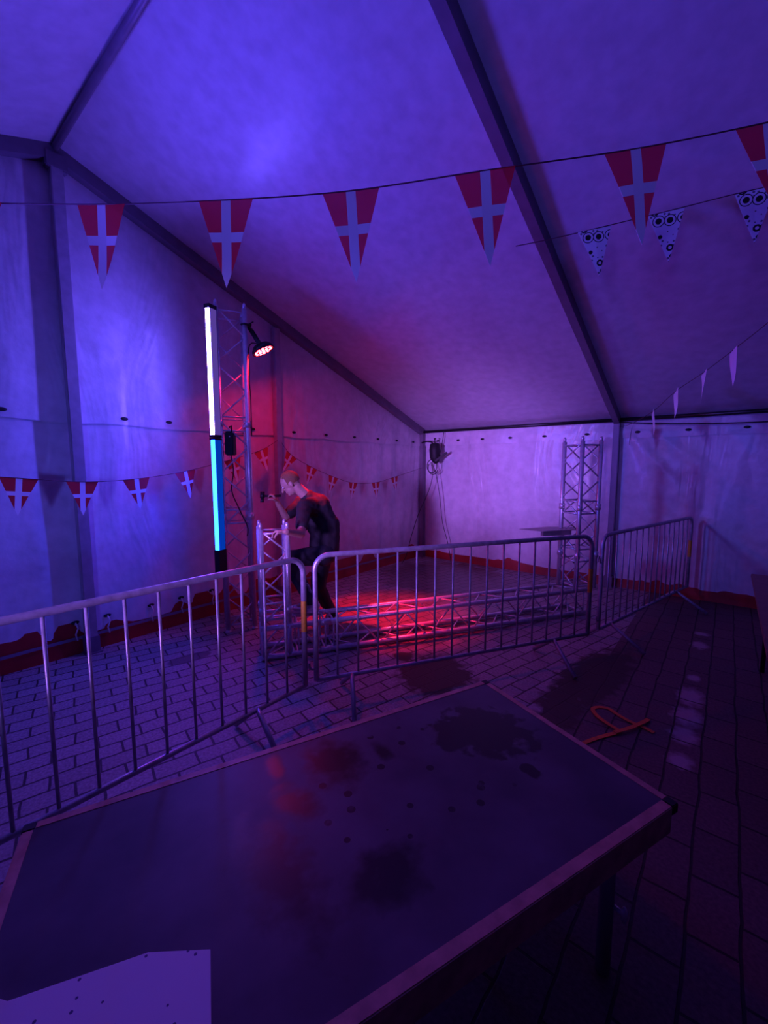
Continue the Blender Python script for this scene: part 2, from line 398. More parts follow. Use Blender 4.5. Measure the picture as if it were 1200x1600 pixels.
def fold_left(y, z):
    """inward/outward billow of the gable wall fabric"""
    n = noise.noise(Vector((y*1.1, z*.35, 3.1)))*.035 + noise.noise(Vector((y*5, z*.7, 9)))*.020
    hang = .006*sin(y*2*pi/.47+.6) * max(0, 1-abs(z-ZS+.35)/.9)
    return n + hang
def roofz(y): return ZE + (ZR-ZE)*(1-abs(y+L2)/L2)
wl = st(surf('wall_left', lambda u, v: (-.065+fold_left(YF*u, .2+1.98*v), YF*u, .17+.006*sin(YF*u*8)+(1.99)*v), 230, 36, M['wall']))
surf('upper_panel', lambda u, v: (-.045+fold_left(YF*u, ZS)*(1-v)+(1-v)*v*.03*noise.noise(Vector((YF*u*2.5, v*2, 1))), YF*u, (ZS-.012+.008*sin(YF*u*7)) + (roofz(YF*u)+.01-ZS)*v), 200, 20, M['wall'], wl)
def fold_back(x, z):
    n = noise.noise(Vector((x*1.0, z*.5, 7.7)))*.03
    # tension folds run down and away from the lashing at the second post
    for (px, pz, a, s) in ((BAY-.1, 2.2, radians(228), 1), (BAY-.1, 2.2, radians(238), .6), (BAY+.2, 2.15, radians(-52), 1), (BAY+.2, 2.15, radians(-66), .7), (BAY+.5, 2.15, radians(-40), .8)):
        dx, dz = x-px, z-pz; t = dx*cos(a)+dz*sin(a); d = -dx*sin(a)+dz*cos(a)
        if t > 0: n += s*.030*math.exp(-(d/(.04+.05*t))**2)*math.exp(-t/1.3)
    n += .008*noise.noise(Vector((x*7, z*1.5, 2)))
    return n
wb = st(surf('wall_back', lambda u, v: (XR*u, .065-fold_back(XR*u, .1+2.06*v), .13+.005*sin(XR*u*7)+2.04*v), 330, 50, M['wall']))
surf('upper_panel', lambda u, v: (XR*u, .045-.02*noise.noise(Vector((XR*u*3, v*2, 4))), ZS-.012+.006*sin(XR*u*6)+(ZE-ZS+.03)*v), 160, 6, M['wall'], wb)
st(surf('wall_right', lambda u, v: (XR+.05, YF*u, (roofz(YF*u))*v), 40, 6, M['wall']))
st(surf('wall_front', lambda u, v: (XR*u, YF-.06, (ZE+.03)*v), 40, 6, M['wall']))
def sag(u, v, x, y):
    return .012*noise.noise(Vector((x*.7, y*.7, 0))) + .006*noise.noise(Vector((x*3, y*1.2, 5)))
st(surf('ceiling_back', lambda u, v: (-.1+(XR+.2)*u, .1-(L2+.1)*v, roofz(.1-(L2+.1)*v)+.055+sag(u, v, XR*u, L2*v)), 160, 70, M['roof']))
st(surf('ceiling_front', lambda u, v: (-.1+(XR+.2)*u, -L2-(L2+.1)*v, roofz(-L2-(L2+.1)*v)+.055+sag(u, v, XR*u, L2*v)), 60, 30, M['roof']))
# red ground skirts behind the posts
bl = st(surf('baseboard_left', lambda u, v: (-.075+.03*(1-v)+.012*noise.noise(Vector((YF*u*3, v*2, 2))), YF*u, .30*v), 160, 6, M['red_vinyl']))
surf('webbing_strip', lambda u, v: (-.042+.012*noise.noise(Vector((YF*u*3, 1, 2))), YF*u, .135+.03*v), 160, 1, M['grey_web'], bl)
st(surf('baseboard_back', lambda u, v: (XR*u, .085-.03*(1-v)+.01*noise.noise(Vector((XR*u*3, v*2, 6))), .22*v), 160, 6, M['red_vinyl']))
# gable and eave posts, rafters, ridge and eave bars
trim_n = [0]
def trim(b, mat, child=None):
    trim_n[0] += 1
    o = b.build('trim_%d' % trim_n[0], mat); st(o)
    if child: child(o)
    return o
def shoe(x, y):
    def f(o):
        MB().box((x-.07, y-.07, 0), (x+.07, y+.07, .012)).box((x-.055, y-.055, .012), (x+.055, y+.055, .16)).build('base_shoe', M['alu_dark'], o)
    return f
for y in (-L2, -3.34, -2*L2+3.34): trim(MB().box((-.035, y-.045, 0), (.045, y+.045, roofz(y)-.1), bevel=.006), M['alu'], shoe(.005, y))
for x in [BAY*i for i in range(NB+1)]:
    for y in (0, YF):
        trim(MB().box((x-.04, y-.045, 0), (x+.04, y+.045, ZE-.03), bevel=.006), M['alu_dark'], shoe(x, y))
    for s in (0, YF):
        trim(MB().beam((x, s, ZE), (x, -L2, ZR), .075 if x else .09, .13 if x else .11), M['alu_dark'])
for i in range(NB):
    for y, z, r in ((-L2, ZR+.03, .027), (0, ZE, .026), (YF, ZE, .026)):
        trim(MB().tube([(BAY*i, y-(0 if y else .02), z), (BAY*(i+1), y-(0 if y else .02), z)], r), M['alu_dark'] if z > ZE else M['blackmetal'])
# plates that tie ridge, rafter and gable post together
trim(MB().box((-.03, -L2-.08, ZR-.14), (.052, -L2+.08, ZR-.01), bevel=.01), M['alu_dark'])
# eyelets with turn buttons along both seams
def eyelet(c, ax, parent):
    b = MB()
    c = Vector(c)
    if ax == 'x': b.ball(c, .034, (.25, 1, .5), 8)
    else: b.ball(c, .034, (1, .25, .5), 8)
    b.build('eyelet', M['black'], parent)
for y in (-6.02, -5.12, -4.70, -3.68, -3.05, -2.45, -1.85, -1.28, -.75, -.25): eyelet((-.035+.5*fold_left(y, ZS), y, ZS+.055), 'x', wl)
for x in (.32, .75, 1.22, 1.72, 2.28, 2.90, 3.55, 4.12, 4.7, 5.3, 5.9): eyelet((x, .03, ZS+.07), 'y', wb)
for y in (-6.25, -5.64, -5.38, -4.98, -4.66, -4.3):
    x0 = -.05+fold_left(y, .3)
    eyelet((x0, y, .30), 'x', wl)
    MB().tube([(x0+.01, y, .30), (x0+.03, y+.012, .25), (x0+.025, y-.008, .19), (x0+.02, y+.006, .13)], .007, 6).build('tie_cord', M['rope'], wl)

# sagging cord along the eave bar
c = [(3.3+3.3*t, -.05, 2.37-.10*4*t*(1-t)) for t in [i/16 for i in range(17)]]
tag(recentre(MB().tube(c, .008, 6).build('lashing_rope', M['rubber'])), 'thin dark rope sagging below the eave bar right of the second post', 'rope')

# ------------------------------------------------------------------ trusses
def truss(name, label, cat, corners, a, b, bays, couplers=(), r=.025, group=None, sides=(0, 1, 2, 3), pins=True, rl=.0085):
    """box truss: four corner offsets, running a->b; parts are chords, laced sides, end frames, couplers"""
    a, b = Vector(a), Vector(b); d = b-a; Ln = d.length; d.normalize()
    root = empty(name, a + sum((Vector(q) for q in corners), Vector())/4 if d.z > .5 else Vector(((a.x+b.x)/2, (a.y+b.y)/2, 0)))
    tag(root, label, cat, group)
    cs = [Vector(q) for q in corners]
    for q in cs: MB().tube([a+q, b+q], r, 12).build('chord', M['truss'], root)
    for i in sides:
        p, q = cs[i], cs[(i+1) % 4]; m = MB()
        for k in range(bays):
            t0, t1 = Ln*(k+.03)/bays, Ln*(k+.97)/bays; tm = (t0+t1)/2
            if bays > 1 or True:
                m.tube([a+d*t0+p, a+d*tm+q], rl, 7); m.tube([a+d*tm+q, a+d*t1+p], rl, 7)
        m.build('lattice', M['truss'], root)
    for t in [.04, Ln-.04] + [x for c_ in couplers for x in (c_-.07, c_+.07)]:
        m = MB()
        for i in range(4): m.tube([a+d*t+cs[i], a+d*t+cs[(i+1) % 4]], rl*1.1, 7)
        m.build('end_frame', M['truss'], root)
    for c_ in couplers:
        for q in cs:
            m = MB().tube([a+d*(c_-.035)+q, a+d*(c_+.035)+q], r*1.25, 12)
            s_ = q.normalized()
            m.tube([a+d*(c_-.02)+q-s_*.045, a+d*(c_-.02)+q+s_*.045], .006, 6); m.tube([a+d*(c_+.02)+q-s_*.045, a+d*(c_+.02)+q+s_*.045], .006, 6)
            m.build('coupler', M['truss'], root)
    if pins:
        for q in cs: MB().tube([b+q, b+q+d*.035, b+q+d*.055], [.017, .017, .010], 10).build('connector', M['truss'], root)
    return root
s = .27
# LED tower on the left
e1 = Vector((.46, .888, 0)); e2 = Vector((-.888, .46, 0))
F = Vector((.56, -4.46, 0))
tower = truss('truss_tower', 'tall silver lattice truss tower carrying the lit LED tubes and the red lamp', 'truss',
              [(0, 0, 0), e1*s, e1*s+e2*s, e2*s], F+Vector((0, 0, .03)), F+Vector((0, 0, 3.32)), 6, couplers=(2.15, 1.2))
for q in [Vector(), e1*s, e1*s+e2*s, e2*s]:
    MB().tube([F+q, F+q+Vector((0, 0, .012)), F+q+Vector((0, 0, .014)), F+q+Vector((0, 0, .05))], [.03, .03, .016, .016], 10).build('foot', M['truss'], tower)

# LED tubes
def led_tube(label, c, z0, z1, lit, d, em, side):
    root = empty('led_tube', (c.x, c.y, z0)); tag(root, label, 'light')
    sd = Vector((-d.y, d.x, 0))                       # across the front
    w2, dp = .030, .085
    def slab(za, zb, f0, f1, w_):
        m = MB()
        m.beam((c.x+d.x*(f0+f1)/2, c.y+d.y*(f0+f1)/2, za), (c.x+d.x*(f0+f1)/2, c.y+d.y*(f0+f1)/2, zb), w_*2, f1-f0, up=d)
        return m
    slab(z0, z1, -dp, 0, w2).build('housing', M['barbody'], root)
    m = MB(); k_ = 8
    prof = [c + sd*(.025*cos(pi*i/k_)) + d*(.0015+.008*sin(pi*i/k_)) for i in range(k_+1)]
    for i in range(k_):
        p, q = prof[i], prof[i+1]
        f = m.bm.faces.new([m.bm.verts.new(v) for v in ((p.x, p.y, lit[0]), (q.x, q.y, lit[0]), (q.x, q.y, lit[1]), (p.x, p.y, lit[1]))])
    bmesh.ops.remove_doubles(m.bm, verts=m.bm.verts, dist=1e-5)
    m.build('diffuser', em, root)
    e_ = c+sd*(w2+.0015); m = MB().beam((e_.x-d.x*.04, e_.y-d.y*.04, lit[0]), (e_.x-d.x*.04, e_.y-d.y*.04, lit[1]), .003, .07, up=d); m.build('side_glow', side, root)  # emissive strip: the tube's glow on its housing side, painted on
    for za, zb in ((z0, lit[0]), (lit[1], z1)): slab(za, zb, -dp-.003, .012, w2+.003).build('end_cap', M['black'], root)
    return root
dm = Vector((.28, -.96, 0)).normalized()
tc_ = F - U*.045 - W*.085
led_tube('LED tube glowing white, upper one on the truss tower', tc_, 2.035, 3.30, (2.06, 3.262), dm, M['tube_up'], M['glow_up'])
led_tube('LED tube glowing blue, lower one on the truss tower', tc_, .66, 2.03, (.90, 2.01), dm, M['tube_lo'], M['glow_lo'])

# black control box in the tower
bx = empty('control_box', (.56+.17, -4.27, 1.86)); tag(bx, 'small black control box strapped inside the truss tower behind the LED tubes', 'control box')
P = F + e1*.085 + W*.02
m = MB().box((P.x-.045, P.y-.05, 1.86), (P.x+.045, P.y+.05, 2.10), rot=YAW, bevel=.012); m.build('case', M['black'], bx)
MB().tube([(P.x, P.y, 2.10), (P.x-.01, P.y, 2.15), (P.x+.03, P.y, 2.16), (P.x+.03, P.y, 2.10)], .008, 8).build('handle', M['black'], bx)
MB().ball((P.x+.045, P.y-.035, 2.05), .006).build('indicator', M['cross'], bx)
cbl = [(P.x, P.y, 1.87), (P.x+.02, P.y+.01, 1.7), (P.x-.01, P.y, 1.5), (P.x+.06, P.y+.04, 1.3), (P.x+.1, P.y+.1, 1.12), (F.x+e1.x*.25, F.y+e1.y*.25-.03, 1.02)]
def smooth_path(p, k=6, jit=0):
    p = [Vector(q) for q in p]; out = []
    for i in range(len(p)-1):
        a, b, c_, d = p[max(i-1, 0)], p[i], p[i+1], p[min(i+2, len(p)-1)]
        for j in range(k):
            t = j/k
            out.append(.5*((2*b)+(c_-a)*t+(2*a-5*b+4*c_-d)*t*t+(3*b-a-3*c_+d)*t**3))
    out.append(p[-1]); return out
tag(recentre(MB().tube(smooth_path(cbl), .006, 6).build('power_cable', M['rubber'])), 'black cable hanging down inside the truss tower below the control box', 'cable')

# red PAR lamp on the tower
pn = Vector((.30, .33, -.90)).normalized()
PC = Vector((.68, -4.01, 2.97))
par = empty('par_lamp', PC); tag(par, 'black flat stage lamp glowing red on the side of the truss tower', 'light')
m = MB(); m.tube([PC-pn*.055, PC-pn*.05, PC-pn*.01, PC+pn*.012, PC+pn*.012], [.06, .085, .118, .12, .112], 24); m.build('housing', M['blackmetal'], par)
t1 = pn.cross(Vector((0, 0, 1))).normalized(); t2 = pn.cross(t1)
m = MB()
for k, (rr_, n_) in enumerate(((0, 1), (.042, 6), (.085, 12))):
    for i in range(n_):
        a = 2*pi*i/n_; cc = PC+pn*.0135+(t1*cos(a)+t2*sin(a))*rr_
        vs = [m.bm.verts.new(cc+(t1*cos(q*pi/5)+t2*sin(q*pi/5))*.0165+pn*.001) for q in range(10)]
        f = m.bm.faces.new(vs); f.normal_update()
m.build('led_array', M['led_red'], par)
rim = [PC+pn*.012+(t1*cos(2*pi*i/24)+t2*sin(2*pi*i/24))*.118 for i in range(24)]
MB().tube(rim, .006, 6, closed=True).build('rim', M['blackmetal'], par)
ch = F + e1*s + Vector((0, 0, 3.17))
hk = ch + U*.055
m = MB()
for sgn in (-1, 1):
    m.beam(PC-pn*.03+W*.115*sgn, PC-pn*.03+W*.09*sgn+Vector((-.09, -.08, .20)), .028, .005, up=W)
m.beam(PC-pn*.03+W*.1+Vector((-.09, -.08, .20)), PC-pn*.03-W*.1+Vector((-.09, -.08, .20)), .028, .006)
m.build('yoke', M['blackmetal'], par)
m = MB(); top = PC-pn*.03+Vector((-.09, -.08, .20))
m.tube([top, (top+hk)/2, hk], .016, 8); m.tube([hk, ch], .013, 8)
m.tube([ch+Vector((cos(a)*.034, sin(a)*.034, 0)) for a in [2*pi*i/12 for i in range(12)]], .009, 6, closed=True)
m.tube([ch+U*.03, ch+U*.09+Vector((0, 0, .03))], .006, 6)
m.build('clamp', M['blackmetal'], par)
lead = smooth_path([PC-pn*.055, PC-pn*.05+Vector((-.07, -.06, .02)), ch+U*.03+Vector((0, 0, -.25)), ch+U*.034+Vector((0, 0, -.42)), ch+U*.028+Vector((0, .0, -.55)), ch+U*.036+Vector((0, 0, -.72)), ch+U*.034+Vector((0, 0, -1.1))])
tag(recentre(MB().tube(lead, .006, 6).build('lamp_cable', M['rubber'])), 'black cable running from the red lamp down the truss tower chord', 'cable')

# truss lying on the ground, with its corner, the short upright and the right tower
A0 = Vector((1.43, -4.62, 0)); E0 = Vector((3.36, -1.46, 0))
d = (E0-A0).normalized(); n = Vector((-d.y, d.x, 0))
zl, zh = .031, .30
sq = [Vector((0, 0, zl)), Vector((0, 0, zh)), n*s+Vector((0, 0, zh)), n*s+Vector((0, 0, zl))]
truss('ground_truss', 'long silver lattice truss lying on the paving behind the barriers', 'truss', sq, A0+d*.60, E0-d*.02, 6, couplers=(), pins=False)
cb = empty('truss_corner', (A0.x, A0.y, 0)); tag(cb, 'silver truss corner block on the paving under the short upright truss', 'truss')
a, b = A0, A0+d*.56
for q in sq: MB().tube([a+q-d*(.025 if q.z > .1 or True else 0), b+q], .025, 12).build('chord', M['truss'], cb)
for q in (Vector(), n*s):
    for dd in (.0, .228):
        MB().tube([a+d*dd+q+Vector((0, 0, zl)), a+d*dd+q+Vector((0, 0, zh+.02))], .025, 12).build('chord', M['truss'], cb)
m = MB()
for dd in (0, s, s+.04, .5, .56):
    for i in range(4):
        if dd in (s+.04, .5, .56) or i in (1, 3): m.tube([a+d*dd+sq[i], a+d*dd+sq[(i+1) % 4]], .009, 7)
m.tube([a+sq[0], a+sq[1]*1+d*s], .008, 7); m.tube([a+sq[1]+d*(s+.04), a+sq[0]+d*.5], .008, 7)
m.tube([a+sq[3], a+sq[2]+d*s], .008, 7); m.tube([a+sq[0], a+sq[3]+d*s], .008, 7); m.tube([a+sq[1]+d*s, a+sq[2]+d*.5], .008, 7)
m.build('lattice', M['truss'], cb)
for q in sq: MB().tube([b+q-d*.045, b+q+d*.045], .031, 12).build('coupler', M['truss'], cb)
s2 = .228
st_ = [Vector(), d*s2, d*s2+n*s2, n*s2]
truss('upright_truss', 'short silver lattice truss upright that the crouching person grips', 'truss', st_, A0+Vector((0, 0, .335)), A0+Vector((0, 0, 1.20)), 2, couplers=(.12,), rl=.009)
NC = Vector((3.29, -1.71, .335)); k = .19
V1 = Vector((.969, .246, 0)); V2 = Vector((-.246, .969, 0))
tq = [Vector(), -V1*k+V2*k, V2*2*k, V1*k+V2*k]
truss('truss_tower', 'silver lattice truss tower at the right end of the ground truss', 'truss', tq, NC, Vector((NC.x, NC.y, 2.03)), 4, couplers=(.95, .40))
# flat panel resting in the right tower
pc = NC + Vector((0, 0, .66))
pl = empty('metal_tray', pc-U*.3+Vector((0, 0, 0))); tag(pl, 'flat grey metal tray poking out to the left of the right truss tower', 'tray')
m = MB(); z = pc.z
pts = [pc-U*.62+W*.15, pc-U*.40-W*.02, pc+U*.03+W*.10, pc+U*.06+W*.30, pc-U*.2+W*.34]
for zz, rev in ((z+.03, 0), (z+.022, 1)):
    vs = [m.bm.verts.new((p.x, p.y, zz)) for p in pts]; m.bm.faces.new(vs[::-1] if rev else vs)
    if not rev: tv = vs
    else: bv = vs
for i in range(5): m.bm.faces.new((tv[i], bv[i], bv[(i+1) % 5], tv[(i+1) % 5]))
m.build('plate', M['greytape'], pl)
MB().beam(pc-U*.40+W*.03+Vector((0, 0, -.005)), pc-U*.04+W*.12+Vector((0, 0, -.005)), .05, .055).build('bracket', M['alu'], pl)

# ------------------------------------------------------------------ crowd barriers
def barrier(Ln, zt=1.10, zb=.20, nb=15, leg=(.28, None)):
    root = empty('crowd_barrier')
    r = .0195; R = .11
    m = MB(); p = [(0, 0, zb)]
    p += [(0, 0, zb+.3), (0, 0, zt-R)] + [(R-R*cos(a), 0, zt-R+R*sin(a)) for a in [pi/2*i/7 for i in range(1, 7)]]
    p += [(R, 0, zt), (Ln/2, 0, zt), (Ln-R, 0, zt)] + [(Ln-R+R*sin(a), 0, zt-R+R*cos(a)) for a in [pi/2*i/7 for i in range(1, 7)]] + [(Ln, 0, zt-R), (Ln, 0, zb)]
    m.tube(p, r, 12).build('frame', M['galv'], root, False)
    MB().tube([(0, 0, zb), (Ln, 0, zb)], .0165, 10).build('bottom_rail', M['galv'], root, False)
    for i in range(nb):
        x = Ln*(i+1)/(nb+1)
        MB().tube([(x, 0, zb), (x, 0, zt)], .0085, 8).build('bar', M['galv'], root, False)
    for x in (.28, Ln-.38):
        for sg in (-1, 1):
            MB().tube([(x+.012*sg, 0, zb), (x+.012*sg-.01, sg*.04, zb-.02), (x-(.04 if sg > 0 else .09), sg*(.22 if sg > 0 else .35), .018)], .017, 10).build('leg', M['galv'], root, False)
    hook = [(-.0, 0, zt-.26), (-.03, 0, zt-.26), (-.045, 0, zt-.22), (-.06, 0, zt-.20), (-.08, 0, zt-.215), (-.082, 0, zt-.25)]
    MB().tube(smooth_path(hook, 4), .008, 8).build('hook', M['galv'], root, False)
    MB().tube(smooth_path([(0, 0, zb+.09), (-.035, 0, zb+.09), (-.05, 0, zb+.11), (-.05, 0, zb+.14)], 4), .010, 8).build('hook', M['galv'], root, False)
    for x, mt in ((0, M['greytape']), (Ln, M['yellow'])):
        MB().tube([(x, 0, zb+.40), (x, 0, zb+.62)], .0202, 12, cap=False).build('tape_band', mt, root, False)
    return root
g = 'crowd barriers in front of the trusses'
b0 = barrier(2.54, 1.12, .195)
b0.location = (2.335, -4.80, 0); b0.rotation_euler.z = atan2(2.16, 1.30)
tag(b0, 'galvanised crowd barrier standing in the middle, in front of the long ground truss', 'barrier', g)
b1 = copy_tree(b0); b1.location = (2.32, -7.44, 0); b1.rotation_euler.z = atan2(2.51, .01)
b1['label'] = 'galvanised crowd barrier at the left, running out of the picture beside the stage deck'
b2 = copy_tree(b0); b2.location = (3.69, -2.42, 0); b2.rotation_euler.z = atan2(2.33, .55)
b2['label'] = 'galvanised crowd barrier at the right, reaching back towards the rear tent wall'
b2.scale = (.94, 1, .985)

# ------------------------------------------------------------------ stage deck
P0 = Vector((3.60, -4.68, 0)); P1 = Vector((2.85, -6.52, 0)); P2 = Vector((4.48, -5.11, 0))
ang = atan2((P0-P1).y, (P0-P1).x)
lx, ly = 1.99, .98; H = .57
dk = empty('stage_deck', P0, ang)       # local -x runs along the long side, -y... towards the camera side
dk.rotation_euler.z = ang
tag(dk, 'low black stage deck with worn wooden edges and wet patches in the foreground', 'stage deck')
def dkb(lo, hi, name, mat, bevel=.003):
    return MB().box(lo, hi, bevel=bevel).build(name, mat, dk, False)
dkb((-lx+.03, -ly+.03, H-.03), (-.03, -.03, H-.002), 'top_panel', M['deck'], 0)
# wet patch coordinates use +y, so flip the material space with a mirrored offset
ew = .034
dkb((-lx+ew, -ew, H-.10), (-.02, 0, H), 'edge_board', M['wood_edge'])
dkb((-lx+ew, -ly, H-.10), (-ew, -ly+ew*1.15, H), 'edge_board', M['wood_edge'])
dkb((-ew, -ly+ew, H-.10), (0, -ew, H), 'edge_board', M['wood_edge'])
dkb((-lx, -ly+ew, H-.10), (-lx+ew, -ew, H), 'edge_board', M['wood_edge'])
for x in (-lx, -ew): 
    for y in (-ly, -ew): dkb((x-.001, y-.001, H-.035), (x+ew+.001, y+ew+.001, H+.0015), 'corner_cap', M['black'])
for x in (-lx+.27, -.27):
    for y in (-ly+.07, -.07):
        lg = MB().tube([(x, y, .0), (x, y, H-.05)], .024, 14).build('leg', M['alu_dark'], dk, False)
        MB().box((x-.035, y-.035, H-.14), (x+.035, y+.035, H-.035), bevel=.005).build('leg_socket', M['blackmetal'], dk, False)
        MB().tube([(x+.01, y-.02, .26), (x+.012, y-.055, .26)], .008, 8).ball((x+.012, y-.055, .26), .02, (.6, .6, 1.5), 8).build('clamp_screw', M['truss'], dk, False)
# white board on the deck
poly = [(3.30, -6.72), (3.42, -6.655), (3.56, -6.42), (3.67, -6.322), (3.845, -6.415), (3.64, -6.86)]
m = MB(); c0 = Vector((3.6, -6.6, 0))
for zz in (H+.001, H+.007):
    vs = [m.bm.verts.new((x, y, zz)) for x, y in poly]
    if zz > H+.005: m.bm.faces.new(vs if False else vs[::-1]); tv = vs
    else: bv = vs; m.bm.faces.new(vs)
for i in range(len(poly)): m.bm.faces.new((tv[i], tv[(i+1) % 6], bv[(i+1) % 6], bv[i]))
bmesh.ops.recalc_face_normals(m.bm, faces=m.bm.faces)
tag(recentre(m.build('paper_sheet', M['sheet'])), 'white sheet with dark specks lying on the near left corner of the stage deck', 'paper')

# trestle table at the right edge
tb = empty('trestle_table', (5.13, -2.8, 0)); tag(tb, 'brown wooden trestle table cut off by the right edge of the picture', 'table')
m = MB().box((4.785, -3.92, .745), (5.45, -1.72, .775), bevel=.004).build('tabletop', M['wood'], tb)
MB().box((4.83, -3.88, .70), (4.86, -1.76, .745)).box((5.37, -3.88, .70), (5.40, -1.76, .745)).box((4.86, -1.80, .70), (5.37, -1.76, .745)).box((4.86, -3.88, .70), (5.37, -3.84, .745)).build('apron', M['blackmetal'], tb)
for y in (-3.6, -2.05):
    for x in (4.9, 5.33): MB().tube([(x, y, 0), (x, y, .71)], .016, 8).build('leg', M['blackmetal'], tb)
    MB().tube([(4.9, y, .28), (5.33, y, .28)], .012, 8).build('stretcher', M['blackmetal'], tb)

# orange strap
def ribbon(path, w, th, wdir=None):
    m = MB(); pts = smooth_path(path, 6); rows = []
    for i, p in enumerate(pts):
        t = (pts[min(i+1, len(pts)-1)]-pts[max(i-1, 0)]); t.z = 0; t.normalize(); sd = Vector((-t.y, t.x, 0))
        rows.append([m.bm.verts.new(p+sd*w/2*a+Vector((0, 0, th*b))) for a, b in ((-1, 0), (1, 0), (1, 1), (-1, 1))])
    for i in range(len(rows)-1):
        for k_ in range(4): m.bm.faces.new((rows[i][k_], rows[i+1][k_], rows[i+1][(k_+1) % 4], rows[i][(k_+1) % 4]))
    m.bm.faces.new(rows[0]); m.bm.faces.new(rows[-1][::-1])
    bmesh.ops.recalc_face_normals(m.bm, faces=m.bm.faces)
    return m
sp = [(3.93, -4.12, .003), (4.00, -3.97, .003), (4.09, -3.80, .004), (4.19, -3.62, .012), (4.26, -3.47, .016), (4.17, -3.56, .014), (4.07, -3.60, .010), (3.95, -3.57, .004), (3.90, -3.53, .003), (3.92, -3.62, .004), (4.03, -3.74, .012), (4.10, -3.79, .016), (4.19, -3.70, .006), (4.30, -3.60, .003)]
sp = [(3.93, -4.12, .003), (4.00, -3.96, .004), (4.07, -3.84, .005), (4.12, -3.76, .010), (4.05, -3.72, .012), (3.97, -3.66, .008), (3.92, -3.58, .004), (3.95, -3.52, .003), (4.01, -3.50, .003), (4.07, -3.54, .004), (4.15, -3.58, .006), (4.24, -3.60, .006), (4.30, -3.62, .004)]
tag(recentre(ribbon(sp, .028, .003).build('lashing_strap', M['orange'])), 'orange webbing strap lying in a loop on the paving beside the stage deck', 'strap')
sp2 = [(4.10, -3.80, .017), (4.17, -3.69, .019), (4.23, -3.55, .016), (4.25, -3.47, .006)]
tag(recentre(ribbon(sp2, .028, .003).build('lashing_strap', M['orange'])), 'short loose end of orange webbing crossing over the strap loop on the paving', 'strap')

# ------------------------------------------------------------------ corner lamp on the rear wall
cl = empty('stage_lamp', (.45, -.22, 1.80)); tag(cl, 'unlit black stage lamp hanging in the far corner of the tent', 'light')
C0 = Vector((.43, -.24, 2.0))
m = MB(); m.tube([C0+Vector((0, 0, .17)), C0+Vector((0, 0, .155)), C0+Vector((0, 0, .05)), C0+Vector((.01, 0, -.09)), C0+Vector((.03, 0, -.16)), C0+Vector((.04, 0, -.19))], [.05, .085, .10, .095, .06, .03], 18).build('housing', M['black'], cl)
MB().beam(C0+Vector((.03, -.02, -.15)), C0+Vector((.22, .06, .0)), .10, .035).build('barn_door', M['black'], cl)
MB().beam(C0+Vector((.10, 0, -.08)), C0+Vector((.09, 0, .0)), .05, .02).build('yoke', M['blackmetal'], cl)
MB().tube([C0+Vector((0, 0, .16)), C0+Vector((.0, 0, .24))], .010, 8).ball(C0+Vector((0, 0, .25)), .022, (1, 1, .6), 8).build('clamp', M['blackmetal'], cl)
MB().tube(smooth_path([C0+Vector((-.04, 0, .16)), (.30, -.16, 2.20), (.12, -.07, 2.22), (.02, -.055, 2.20)]), .014, 8).build('support_arm', M['blackmetal'], cl)
ring = [C0+Vector((-.05+.11*cos(a)*.95, -.01, -.24+.12*sin(a))) for a in [2*pi*i/20 for i in range(20)]]
tag(recentre(MB().tube(ring, .008, 6, closed=True).tube([p+Vector((.035, -.02, -.03)) for p in ring[8:20]], .007, 6).build('cable_coil', M['rubber'])), 'loop of black cable hanging under the unlit corner lamp', 'cable')
tag(recentre(MB().tube(smooth_path([C0+Vector((-.07, -.02, -.17)), (.40, -.25, 1.62), (.33, -.28, 1.3), (.19, -.38, .9), (.12, -.5, .5), (.08, -.62, .12), (.08, -.75, .01)]), .006, 6).build('power_cable', M['rubber'])),
    'black cable from the corner lamp slanting left down to the gable wall foot', 'cable')
tag(recentre(MB().tube(smooth_path([C0+Vector((-.05, -.02, -.17)), (.44, -.2, 1.6), (.50, -.16, 1.2), (.55, -.14, .75), (.66, -.12, .35), (.72, -.10, .02)]), .006, 6).build('power_cable', M['rubber'])),
    'black cable from the corner lamp hanging down in front of the rear wall', 'cable')
tag(recentre(MB().tube(smooth_path([(.50, -.05, 2.37), (.49, -.08, 2.2), (.485, -.12, 2.05), (.50, -.20, 1.93)]), .006, 6).build('safety_wire', M['rubber'])),
    'thin dark safety wire from the eave bar down to the corner lamp', 'wire')

